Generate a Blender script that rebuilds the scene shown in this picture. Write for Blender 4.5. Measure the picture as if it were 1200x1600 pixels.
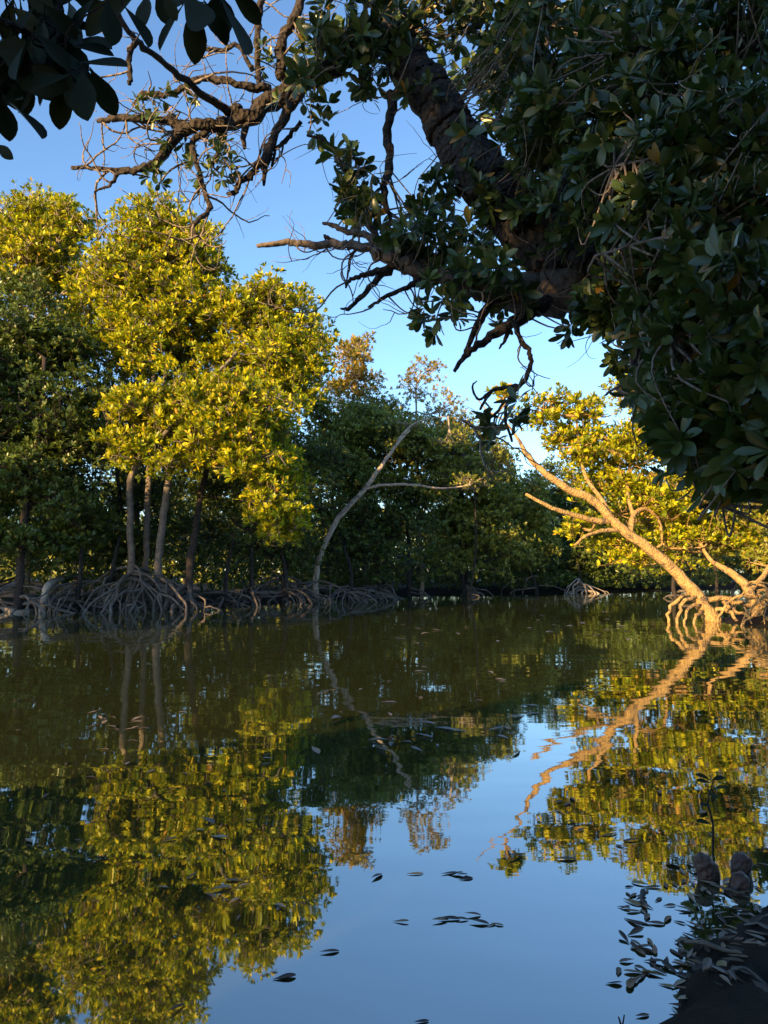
import bpy, math, random
import numpy as np
from mathutils import Matrix, Vector
R = math.radians
rng = np.random.default_rng(7)
scene = bpy.context.scene
for o in list(bpy.data.objects): bpy.data.objects.remove(o)

# ------------------------------------------------------------------ camera, sky, sun, exposure
CAM = np.array([0.0, 0.0, 1.3]); PITCH = R(4.7); F = 1155.0
cd = bpy.data.cameras.new('camera'); cam = bpy.data.objects.new('camera', cd)
scene.collection.objects.link(cam); scene.camera = cam
cam.location = CAM; cam.rotation_euler = (R(90) + PITCH, 0, 0)
cd.sensor_fit = 'VERTICAL'; cd.sensor_height = 36; cd.lens = 36 * F / 1600
cd.clip_start = 0.05; cd.clip_end = 6000
SUN_EL = R(13.0); SUN_AZ = math.atan2(-0.6, -0.8)          # low sun, behind and left of the camera
w = bpy.data.worlds.new('World'); scene.world = w; w.use_nodes = True
nt = w.node_tree; nt.nodes.clear()
sky = nt.nodes.new('ShaderNodeTexSky'); sky.sky_type = 'NISHITA'; sky.sun_disc = False
sky.sun_elevation = SUN_EL; sky.sun_rotation = SUN_AZ
sky.air_density = 1.0; sky.dust_density = 0.2; sky.ozone_density = 3.5
bg = nt.nodes.new('ShaderNodeBackground'); bg.inputs['Strength'].default_value = 0.112
wo = nt.nodes.new('ShaderNodeOutputWorld')
nt.links.new(sky.outputs[0], bg.inputs[0]); nt.links.new(bg.outputs[0], wo.inputs[0])
sd = bpy.data.lights.new('sun', 'SUN'); sd.energy = 5.0; sd.angle = R(0.5); sd.color = (1.0, 0.61, 0.25)
so = bpy.data.objects.new('sun', sd); scene.collection.objects.link(so)
tosun = Vector((math.sin(SUN_AZ) * math.cos(SUN_EL), math.cos(SUN_AZ) * math.cos(SUN_EL), math.sin(SUN_EL)))
so.rotation_euler = tosun.to_track_quat('Z', 'Y').to_euler(); so.location = (-20, -30, 30)
vs = scene.view_settings; vs.view_transform = 'Standard'; vs.look = 'None'; vs.gamma = 1; vs.exposure = 1.7

scene.cycles.max_bounces = 4; scene.cycles.diffuse_bounces = 2; scene.cycles.glossy_bounces = 3; scene.cycles.transmission_bounces = 3

# ------------------------------------------------------------------ helpers
def at(px, py, D):
    """point seen at photo pixel (px, py), D metres ahead"""
    u = (px - 600) / F; v = (800 - py) / F
    y = math.cos(PITCH) - v * math.sin(PITCH); z = math.sin(PITCH) + v * math.cos(PITCH)
    return CAM + np.array([u, y, z]) * (D / y)
def atw(px, py):
    """point on the water seen at photo pixel"""
    u = (px - 600) / F; v = (800 - py) / F
    d = np.array([u, math.cos(PITCH) - v * math.sin(PITCH), math.sin(PITCH) + v * math.cos(PITCH)])
    return CAM + d * (-CAM[2] / d[2])
def unit(a): return a / (np.linalg.norm(a, axis=-1, keepdims=True) + 1e-9)
def tag(o, label=None, cat=None, group=None, kind=None):
    if label: o['label'] = label
    if cat: o['category'] = cat
    if group: o['group'] = group
    if kind: o['kind'] = kind
    return o
def empty(name, loc):
    o = bpy.data.objects.new(name, None); scene.collection.objects.link(o)
    o.location = loc; o.empty_display_size = 0.2; return o

class MB:
    def __init__(s): s.v = []; s.f = []; s.n = 0
    def add(s, v, f):
        s.v.append(np.asarray(v, float)); s.f.append(np.asarray(f, int) + s.n); s.n += len(v)
    def mesh(s, name, off=(0, 0, 0), smooth=True):
        V = np.concatenate(s.v) - np.asarray(off); m = bpy.data.meshes.new(name)
        loops = np.concatenate([f.ravel() for f in s.f])
        tot = np.concatenate([np.full(len(f), f.shape[1]) for f in s.f])
        st = np.concatenate([[0], np.cumsum(tot)[:-1]])
        m.vertices.add(len(V)); m.vertices.foreach_set('co', V.ravel().astype(np.float32))
        m.loops.add(len(loops)); m.loops.foreach_set('vertex_index', loops.astype(np.int32))
        m.polygons.add(len(tot)); m.polygons.foreach_set('loop_start', st.astype(np.int32))
        m.polygons.foreach_set('loop_total', tot.astype(np.int32))
        m.polygons.foreach_set('use_smooth', np.full(len(tot), smooth))
        m.update(calc_edges=True); return m
    def build(s, name, mat, parent=None, smooth=True):
        off = np.array(parent_loc(parent)) if parent else np.zeros(3)
        m = s.mesh(name, off, smooth); m.materials.append(mat)
        o = bpy.data.objects.new(name, m); scene.collection.objects.link(o)
        if parent: o.parent = parent
        return o
def parent_loc(p):
    l = Vector(p.location)
    while p.parent: p = p.parent; l = l + Vector(p.location)
    return l

def smooth_path(P, Rr, n=6):
    """Catmull-Rom through control points, with radii"""
    P = np.asarray(P, float); Rr = np.asarray(Rr, float)
    A = np.vstack([2 * P[0] - P[1], P, 2 * P[-1] - P[-2]]); out = []; rad = []
    for i in range(1, len(A) - 2):
        for t in np.linspace(0, 1, n, endpoint=False):
            p0, p1, p2, p3 = A[i - 1:i + 3]
            out.append(0.5 * (2 * p1 + (p2 - p0) * t + (2 * p0 - 5 * p1 + 4 * p2 - p3) * t * t + (3 * p1 - p0 - 3 * p2 + p3) * t ** 3))
            rad.append(Rr[i - 1] * (1 - t) + Rr[i] * t)
    out.append(P[-1]); rad.append(Rr[-1])
    return np.array(out), np.array(rad)
def tube(mb, P, Rr, k=7, rough=0.0, r=rng):
    P = np.asarray(P, float); Rr = np.asarray(Rr, float); n = len(P)
    T = np.zeros_like(P); T[1:-1] = P[2:] - P[:-2]; T[0] = P[1] - P[0]; T[-1] = P[-1] - P[-2]; T = unit(T)
    ref = np.array([0.31, 0.17, 0.94]) if abs(T[0][2]) < 0.9 else np.array([1.0, 0.1, 0])
    U = np.zeros_like(P); u = unit(ref - T[0] * ref.dot(T[0]))
    for i in range(n):
        u = u - T[i] * u.dot(T[i]); u = u / (np.linalg.norm(u) + 1e-9); U[i] = u
    W = np.cross(T, U); a = np.linspace(0, 2 * np.pi, k, endpoint=False)
    nz = r.standard_normal((n, k))
    if n > 60:                                               # long ridges and furrows along a big trunk
        nz = np.stack([np.convolve(nz[:, c], np.ones(13) / 13 ** .5, 'same') for c in range(k)], 1) * .8 + .35 * r.standard_normal((n, k))
    rr = Rr[:, None] * (1 + rough * nz)
    V = P[:, None] + rr[..., None] * (np.cos(a)[None, :, None] * U[:, None] + np.sin(a)[None, :, None] * W[:, None])
    V = V.reshape(-1, 3); i = np.arange(n - 1)[:, None] * k; j = np.arange(k)[None]; j2 = (j + 1) % k
    Fq = np.stack([i + j, i + j2, i + k + j2, i + k + j], -1).reshape(-1, 4)
    mb.add(np.vstack([V, P[-1:] + T[-1] * Rr[-1] * .6, P[:1] - T[0] * Rr[0] * .2]), Fq)
    cap = np.stack([(n - 1) * k + np.arange(k), (n - 1) * k + (np.arange(k) + 1) % k, np.full(k, n * k)], -1)
    cap2 = np.stack([(np.arange(k) + 1) % k, np.arange(k), np.full(k, n * k + 1)], -1)
    s = mb.n - len(V) - 2; mb.f.append(np.vstack([cap, cap2]) + s)
def limb(mb, pts, n=6, k=8, rough=0.06, wob=0.0):
    """pts: (px, py, D, radius_px)"""
    P = np.array([at(*p[:3]) for p in pts]); Rr = np.array([p[3] * p[2] / F for p in pts])
    P, Rr = smooth_path(P, Rr, n)
    if wob: P[1:-1] += rng.standard_normal((len(P) - 2, 3)) * wob * Rr[1:-1, None]
    tube(mb, P, Rr, k, rough); return P, Rr

# leaf templates: length along x (0..1), width along y, fold/curl along z
def leaf_fine():
    xs = [0, .12, .28, .45, .62, .77, .89, .96, 1.0]; hw = [.03, .09, .25, .41, .49, .45, .32, .17, .01]; V = []; Fq = []
    for x, h in zip(xs, hw): V += [(x, h, h * .28), (x, 0, 0), (x, -h, h * .28)]
    for i in range(len(xs) - 1):
        b = i * 3; Fq += [(b, b + 1, b + 4, b + 3), (b + 1, b + 2, b + 5, b + 4)]
    return np.array(V), np.array(Fq)
def leaf_mid():
    return (np.array([(0, 0, 0), (.62, .5, .1), (.6, 0, 0), (.62, -.5, .1), (1, 0, .0)], float),
            np.array([(0, 2, 1), (0, 3, 2), (1, 2, 4), (2, 3, 4)]))
LF, LM = leaf_fine(), leaf_mid()
def leaves(mb, tpl, P, a, n, L, W, curl):
    T, Fc = tpl; b = np.cross(n, a); k = len(T)
    z = T[None, :, 2] * W[:, None] - curl[:, None] * (T[None, :, 0] ** 2) * L[:, None]
    V = P[:, None] + (T[None, :, 0] * L[:, None])[..., None] * a[:, None] + (T[None, :, 1] * W[:, None])[..., None] * b[:, None] + z[..., None] * n[:, None]
    N = len(P); mb.add(V.reshape(-1, 3), (Fc[None] + (np.arange(N) * k)[:, None, None]).reshape(-1, Fc.shape[1]))
def rosettes(P, U, k, L, r, spread=(0.4, 1.1)):
    """leaf frames of k leaves round each axis U at P"""
    N = len(P); U = unit(U); ref = np.where(np.abs(U[:, 2:3]) < .9, np.array([[0, 0, 1.]]), np.array([[1., 0, 0]]))
    e1 = unit(np.cross(U, ref)); e2 = np.cross(U, e1)
    ph = r.uniform(0, 6.28, (N, 1)) + np.arange(k)[None] * 2.4 + r.normal(0, .25, (N, k))
    th = r.uniform(spread[0], spread[1], (N, k)) * (0.45 + 0.65 * np.arange(k)[None] / k + .15)
    rad = np.cos(ph)[..., None] * e1[:, None] + np.sin(ph)[..., None] * e2[:, None]
    a = np.cos(th)[..., None] * U[:, None] + np.sin(th)[..., None] * rad
    a[..., 2] -= 0.12; a = unit(a)
    n = unit(U[:, None] - a * np.sum(a * U[:, None], -1, keepdims=True))
    Ls = L * r.uniform(.65, 1.15, (N, k)) * r.uniform(.8, 1.15, (N, 1))
    Ps = P[:, None] + a * 0.06 * L
    f = lambda x: x.reshape(-1, x.shape[-1]) if x.ndim == 3 else x.reshape(-1)
    return f(Ps), f(a), f(n), f(Ls), f(Ls * r.uniform(.3, .44, (N, k))), r.uniform(-.05, .3, N * k)

# ------------------------------------------------------------------ materials
def mat(name):
    m = bpy.data.materials.new(name); m.use_nodes = True
    nt = m.node_tree; nt.nodes.clear(); out = nt.nodes.new('ShaderNodeOutputMaterial')
    return m, nt, out
def N(nt, t, **kw):
    n = nt.nodes.new(t)
    for k, v in kw.items():
        if k in n.inputs: n.inputs[k].default_value = v
        else: setattr(n, k, v)
    return n
def ramp(nt, stops):
    r = nt.nodes.new('ShaderNodeValToRGB'); e = r.color_ramp.elements
    while len(e) < len(stops): e.new(.5)
    for el, (p, c) in zip(e, stops): el.position = p; el.color = (*c, 1)
    return r
def leaf_mat(name, stops, rough=.4, trans=.3, tcol=(1.0, 1.05, .55), spec=.5):
    m, nt, out = mat(name); L = nt.links.new
    g = N(nt, 'ShaderNodeNewGeometry'); r = ramp(nt, stops)
    oi = N(nt, 'ShaderNodeObjectInfo'); ad = N(nt, 'ShaderNodeMath', operation='ADD'); fr = N(nt, 'ShaderNodeMath', operation='FRACT')
    L(g.outputs['Random Per Island'], ad.inputs[0]); L(oi.outputs['Random'], ad.inputs[1]); L(ad.outputs[0], fr.inputs[0])
    L(fr.outputs[0], r.inputs[0])
    tc = N(nt, 'ShaderNodeTexCoord'); no = N(nt, 'ShaderNodeTexNoise', Scale=.9, Detail=3.0)
    L(tc.outputs['Object'], no.inputs['Vector'])
    hs = N(nt, 'ShaderNodeHueSaturation'); mr = N(nt, 'ShaderNodeMapRange'); L(no.outputs['Fac'], mr.inputs['Value'])
    mr.inputs['From Min'].default_value = .3; mr.inputs['From Max'].default_value = .7
    mr.inputs['To Min'].default_value = .75; mr.inputs['To Max'].default_value = 1.2
    L(mr.outputs[0], hs.inputs['Value']); L(r.outputs[0], hs.inputs['Color'])
    p = N(nt, 'ShaderNodeBsdfPrincipled', Roughness=rough); p.inputs['Specular IOR Level'].default_value = spec
    L(hs.outputs[0], p.inputs['Base Color'])
    t = N(nt, 'ShaderNodeBsdfTranslucent'); mx = N(nt, 'ShaderNodeMix', data_type='RGBA', blend_type='MULTIPLY')
    mx.inputs[0].default_value = 1; L(hs.outputs[0], mx.inputs[6]); mx.inputs[7].default_value = (*tcol, 1)
    L(mx.outputs[2], t.inputs[0]); ms = N(nt, 'ShaderNodeMixShader'); ms.inputs[0].default_value = trans
    L(p.outputs[0], ms.inputs[1]); L(t.outputs[0], ms.inputs[2]); L(ms.outputs[0], out.inputs[0])
    return m
def bark_mat(name, c0, c1, scale=6., rough=.85, bump=.6, lichen=None):
    m, nt, out = mat(name); L = nt.links.new
    tc = N(nt, 'ShaderNodeTexCoord'); n1 = N(nt, 'ShaderNodeTexNoise', Scale=scale, Detail=8.0, Roughness=.65)
    n2 = N(nt, 'ShaderNodeTexVoronoi', Scale=scale * 3)
    L(tc.outputs['Object'], n1.inputs['Vector']); L(tc.outputs['Object'], n2.inputs['Vector'])
    r = ramp(nt, [(.3, c0), (.7, c1)]); L(n1.outputs['Fac'], r.inputs[0]); col = r.outputs[0]
    if lichen:
        n3 = N(nt, 'ShaderNodeTexNoise', Scale=scale * .7, Detail=5.0); L(tc.outputs['Object'], n3.inputs['Vector'])
        r3 = ramp(nt, [(.56, (0, 0, 0)), (.63, (1, 1, 1))]); L(n3.outputs['Fac'], r3.inputs[0])
        mx = N(nt, 'ShaderNodeMix', data_type='RGBA'); L(r3.outputs[0], mx.inputs[0]); L(col, mx.inputs[6]); mx.inputs[7].default_value = (*lichen, 1); col = mx.outputs[2]
    p = N(nt, 'ShaderNodeBsdfPrincipled', Roughness=rough); L(col, p.inputs['Base Color'])
    ad = N(nt, 'ShaderNodeMath', operation='ADD'); L(n1.outputs['Fac'], ad.inputs[0]); L(n2.outputs['Distance'], ad.inputs[1])
    b = N(nt, 'ShaderNodeBump', Strength=bump, Distance=.03); L(ad.outputs[0], b.inputs['Height']); L(b.outputs[0], p.inputs['Normal'])
    L(p.outputs[0], out.inputs[0]); return m
def water_mat():
    m, nt, out = mat('creek_water'); L = nt.links.new
    tc = N(nt, 'ShaderNodeTexCoord'); mp = N(nt, 'ShaderNodeMapping'); L(tc.outputs['Object'], mp.inputs[0]); mp.inputs['Scale'].default_value = (.55, 1.0, 1)
    n1 = N(nt, 'ShaderNodeTexNoise', Scale=1.1, Detail=2.0); n2 = N(nt, 'ShaderNodeTexNoise', Scale=7.0, Detail=3.0)
    n3 = N(nt, 'ShaderNodeTexNoise', Scale=.22, Detail=2.0)
    for n in (n1, n2, n3): L(mp.outputs[0], n.inputs['Vector'])
    r3 = ramp(nt, [(.42, (.15, .15, .15)), (.62, (1, 1, 1))]); L(n3.outputs['Fac'], r3.inputs[0])
    mu = N(nt, 'ShaderNodeMath', operation='MULTIPLY'); L(n2.outputs['Fac'], mu.inputs[0]); L(r3.outputs[0], mu.inputs[1])
    mu2 = N(nt, 'ShaderNodeMath', operation='MULTIPLY_ADD'); L(mu.outputs[0], mu2.inputs[0]); mu2.inputs[1].default_value = .09; 
    L(n1.outputs['Fac'], mu2.inputs[2])
    b = N(nt, 'ShaderNodeBump', Strength=1.0, Distance=.0058); L(mu2.outputs[0], b.inputs['Height'])
    d = N(nt, 'ShaderNodeBsdfDiffuse'); d.inputs[0].default_value = (.031, .037, .012, 1)
    g = N(nt, 'ShaderNodeBsdfGlossy'); g.inputs['Roughness'].default_value = .015; g.inputs[0].default_value = (.92, .95, .95, 1)
    fr = N(nt, 'ShaderNodeFresnel'); fr.inputs['IOR'].default_value = 2.4
    L(b.outputs[0], g.inputs['Normal']); L(b.outputs[0], fr.inputs['Normal'])
    mr = N(nt, 'ShaderNodeMapRange'); L(fr.outputs[0], mr.inputs['Value'])
    mr.inputs['From Min'].default_value = .1; mr.inputs['From Max'].default_value = .75; mr.inputs['To Min'].default_value = .3; mr.inputs['To Max'].default_value = .78
    ms = N(nt, 'ShaderNodeMixShader'); L(mr.outputs[0], ms.inputs[0]); L(d.outputs[0], ms.inputs[1]); L(g.outputs[0], ms.inputs[2])
    L(ms.outputs[0], out.inputs[0]); return m
def mud_mat():
    m, nt, out = mat('mud'); L = nt.links.new
    tc = N(nt, 'ShaderNodeTexCoord'); n1 = N(nt, 'ShaderNodeTexNoise', Scale=14.0, Detail=9.0, Roughness=.75); L(tc.outputs['Object'], n1.inputs['Vector'])
    r = ramp(nt, [(.3, (.006, .005, .004)), (.7, (.024, .02, .015))]); L(n1.outputs['Fac'], r.inputs[0])
    p = N(nt, 'ShaderNodeBsdfPrincipled', Roughness=.75); p.inputs['Specular IOR Level'].default_value = .12; L(r.outputs[0], p.inputs['Base Color'])
    b = N(nt, 'ShaderNodeBump', Strength=.8, Distance=.04); L(n1.outputs['Fac'], b.inputs['Height']); L(b.outputs[0], p.inputs['Normal'])
    L(p.outputs[0], out.inputs[0]); return m

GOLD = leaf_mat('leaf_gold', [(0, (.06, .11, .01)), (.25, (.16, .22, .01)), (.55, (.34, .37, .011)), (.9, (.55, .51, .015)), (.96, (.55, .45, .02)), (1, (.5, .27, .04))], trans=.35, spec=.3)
ORAN = leaf_mat('leaf_autumn', [(0, (.14, .17, .02)), (.4, (.26, .25, .03)), (.8, (.36, .25, .04)), (1, (.34, .17, .05))], trans=.35)
OLIV = leaf_mat('leaf_olive', [(0, (.10, .14, .02)), (.5, (.19, .22, .028)), (.95, (.28, .29, .035)), (1, (.3, .19, .04))], trans=.3)
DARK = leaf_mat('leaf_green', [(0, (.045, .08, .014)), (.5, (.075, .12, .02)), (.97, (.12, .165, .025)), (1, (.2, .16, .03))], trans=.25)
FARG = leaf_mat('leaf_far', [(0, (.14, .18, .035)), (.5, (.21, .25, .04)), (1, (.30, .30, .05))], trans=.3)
NEAR = leaf_mat('leaf_near', [(0, (.025, .05, .014)), (.4, (.05, .09, .022)), (.8, (.075, .12, .03)), (.94, (.12, .15, .04)), (.98, (.2, .18, .04)), (1, (.4, .2, .03))], rough=.32, trans=.25, spec=.6)
NEAR2 = leaf_mat('leaf_near_shade', [(0, (.012, .02, .006)), (.6, (.02, .032, .008)), (1, (.035, .042, .012))], rough=.65, trans=.12, spec=.2)  # darker copy of the near leaf, with shade put into its colour
BARK = bark_mat('bark_grey', (.06, .052, .044), (.17, .15, .125), 5)
PALE = bark_mat('bark_pale', (.22, .18, .14), (.42, .36, .29), 5, lichen=(.13, .12, .10))
WARM = bark_mat('bark_warm', (.18, .115, .045), (.42, .29, .11), 7, lichen=(.12, .085, .05), bump=1.0)
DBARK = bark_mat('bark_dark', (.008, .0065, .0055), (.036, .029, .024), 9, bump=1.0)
TWIG = bark_mat('twig_grey', (.09, .078, .065), (.24, .205, .17), 12)
ROOT = bark_mat('root_grey', (.04, .033, .027), (.15, .127, .105), 4, rough=.7)
DEAD = bark_mat('dead_wood', (.05, .042, .036), (.15, .128, .108), 8)
WATER, MUD = water_mat(), mud_mat()

# ------------------------------------------------------------------ setting: ground with the creek channel, water
CH = np.array([(-90, 9), (-30, 7), (-22, 5), (-18, 2.5), (-12, .2), (-3, .9), (-.5, 1.55), (.55, 1.9), (.95, 2.35), (1.2, 2.75), (1.75, 3.3), (3.2, 5.5), (5.5, 9),
      (8.2, 13.5), (9.0, 17), (8.8, 20.4), (11.5, 24), (17, 32), (22, 44), (34, 60), (34, 66), (22, 56), (14, 48.5), (8, 46.5), (3, 45.5), (.7, 43),
      (-3.6, 34.5), (-8.5, 27.8), (-12.8, 24.2), (-18, 20), (-30, 16), (-90, 17)], float)
def chan(x, y):
    """signed distance to the channel, negative in the water"""
    x = np.asarray(x, float); y = np.asarray(y, float); d = np.full(x.shape, 1e9); ins = np.zeros(x.shape, bool)
    for (x0, y0), (x1, y1) in zip(CH, np.roll(CH, -1, 0)):
        t = np.clip(((x - x0) * (x1 - x0) + (y - y0) * (y1 - y0)) / ((x1 - x0) ** 2 + (y1 - y0) ** 2), 0, 1)
        d = np.minimum(d, np.hypot(x - x0 - t * (x1 - x0), y - y0 - t * (y1 - y0)))
        c = ((y0 > y) != (y1 > y)); ins ^= c & (x < (x1 - x0) * (y - y0) / (y1 - y0 + 1e-12) + x0)
    return np.where(ins, -d, d)
def gz(x, y):
    d = chan(x, y); x = np.asarray(x, float); y = np.asarray(y, float); d = d + .16 * np.sin(6 * x + 1.5 * np.sin(3 * y)) * np.sin(5 * y + 1) + .07 * np.sin(15 * x + y) * np.sin(13 * y) - .05
    z = np.where(d > 0, .35 * (1 - np.exp(-d / 1.6)), -.8 * (1 - np.exp(d / 1.2)))
    lump = .05 * np.sin(2.3 * x + .7 * np.sin(1.9 * y)) * np.sin(2.9 * y + 1.3) + .03 * np.sin(7.1 * x + 1) * np.sin(6.3 * y) + .02 * np.sin(17 * x + 2 * np.sin(9 * y)) * np.sin(21 * y + x * 5) + .012 * np.sin(37 * x + 3 * y) * np.sin(33 * y - 11 * x)
    return z + lump * np.clip(d * 2 + 1, 0, 1) - .0
def spaced(lo, hi, fine0, fine1, step):
    a = list(np.arange(fine0, fine1, step)); s = step; x = fine1
    while x < hi: a.append(x); s *= 1.12; x += s
    a.append(hi); s = step; x = fine0
    while x > lo: s *= 1.12; x -= s; a.insert(0, x)
    a[0] = lo; return np.array(a)
xs = spaced(-2500, 2500, -1, 5, .08); ys = spaced(-2500, 2500, .5, 7, .08)
X, Y = np.meshgrid(xs, ys); Z = gz(X, Y); mb = MB()
nx = len(xs); i = np.arange(len(ys) - 1)[:, None] * nx; j = np.arange(nx - 1)[None]
mb.add(np.stack([X, Y, Z], -1).reshape(-1, 3), np.stack([i + j, i + j + 1, i + nx + j + 1, i + nx + j], -1).reshape(-1, 4))
tag(mb.build('ground', MUD), 'dark wet mud banks of the mangrove creek', 'mud', kind='structure')
mb = MB(); mb.add([(-400, -400, 0), (400, -400, 0), (400, 400, 0), (-400, 400, 0)], [(0, 1, 2, 3)])
tag(mb.build('creek_water', WATER, smooth=False), 'calm dark green creek water mirroring trees and sky', 'water', kind='structure')

# ------------------------------------------------------------------ trees
def crown_points(clumps, spacing, r, up=.6, fill=.35):
    """rosette positions and axes over lumpy clumps; clump = centre, radii"""
    Ps = []; Us = []
    for c, rad in clumps:
        c = np.asarray(c); rad = np.asarray(rad); rm = rad.mean()
        K = max(9, int(19 * (rm / 1.5) ** .6)); d = unit(r.standard_normal((K, 3))); d[:, 2] = d[:, 2] * .95 + .1
        sc = c + unit(d) * rad * r.uniform(.35, .82, (K, 1)); sr = r.uniform(.24, .5, K)
        for q in range(K):
            n = int(4 * math.pi * (sr[q] * rm) ** 2 / spacing ** 2 * .8) + 4
            e = unit(r.standard_normal((n, 3))); e[:, 2] = np.where(e[:, 2] < -.25, -e[:, 2], e[:, 2])
            fr = np.where(r.random(n) < fill, r.uniform(.25, .9, n), r.uniform(.8, 1.3, n))[:, None]
            Ps.append(sc[q] + e * rad * sr[q] * fr); Us.append(e + np.array([0, 0, up]) + .35 * r.standard_normal((n, 3)))
    return np.concatenate(Ps), np.concatenate(Us)
def pxclump(px, py, rx, ry, D, depth=None):
    return at(px, py, D), (rx * D / F, (depth if depth else min(rx, ry) * D / F * 1.1), ry * D / F)
def twigs_to(mb, P, U, hubs, r, rad=.012, frac=.5):
    sel = np.nonzero(r.random(len(P)) < frac)[0]
    for s in sel:
        h = hubs[np.argmin(((hubs - P[s]) ** 2).sum(1))]; p = P[s]; d = h - p; L = np.linalg.norm(d)
        q = p + d * min(.75, .9 / max(L, .3)) * r.uniform(.6, 1); m = (p + q) / 2 - unit(U[s]) * .12 * L + .05 * L * r.standard_normal(3)
        m[2] -= .1 * min(L, 1); tube(mb, [p, m, q], [rad * .5, rad * .8, rad], 3)
def arch_root(root, base, h0, az, reach, rad, r, name='prop_root', mat_=None, k=6):
    x, y = base[0] + math.cos(az) * reach, base[1] + math.sin(az) * reach
    z1 = min(float(gz(x, y)), 5) - .18; t = np.linspace(0, 1, 9)
    h = reach * np.sin(t * math.pi / 2) ** .9; ex = r.uniform(.6, 1.5); z = z1 + (base[2] + h0 - z1) * np.cos(t * math.pi / 2) ** ex + .15 * r.uniform(-1, 1) * np.sin(t * math.pi)
    wig = np.cumsum(r.normal(0, .09 * reach, 9)) * t
    P = np.stack([base[0] + math.cos(az) * h - math.sin(az) * wig, base[1] + math.sin(az) * h + math.cos(az) * wig, z + r.normal(0, .03, 9) * (t > 0)], -1)
    P2, R2 = smooth_path(P, rad * (1.15 - .45 * t), 2); mb = MB(); tube(mb, P2, R2, k, .05, r)
    return P, mb.build(name, mat_ or ROOT, root)
def roots(root, base, n, r, hmax=1.5, reach=(.7, 2.6), rad=(.028, .06), front=False, mat_=None):
    old = []
    for q in range(n):
        az = r.uniform(-math.pi, 0) if front and r.random() < .7 else r.uniform(0, 2 * math.pi); b0 = base; h0 = r.uniform(.3, 1) * hmax; rc = r.uniform(*reach)
        if old and r.random() < .5:
            P, az0, ob = old[r.integers(len(old))]; m = P[r.integers(2, 6)]
            if m[2] > .25: P, _ = arch_root(ob, (m[0], m[1], 0), m[2], az0 + r.normal(0, .9), r.uniform(.4, 2.0), r.uniform(*rad) * .8, r, mat_=mat_); continue
        P, ob = arch_root(root, b0, h0, az, rc, r.uniform(*rad), r, mat_=mat_); old.append((P, az, ob))
        if r.random() < .5:
            b = P[4]; arch_root(ob, (b[0], b[1], 0), b[2], az + r.choice([-1, 1]) * r.uniform(.4, 1.3), r.uniform(.35, 1.0), r.uniform(.018, .035), r, mat_=mat_)
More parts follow.
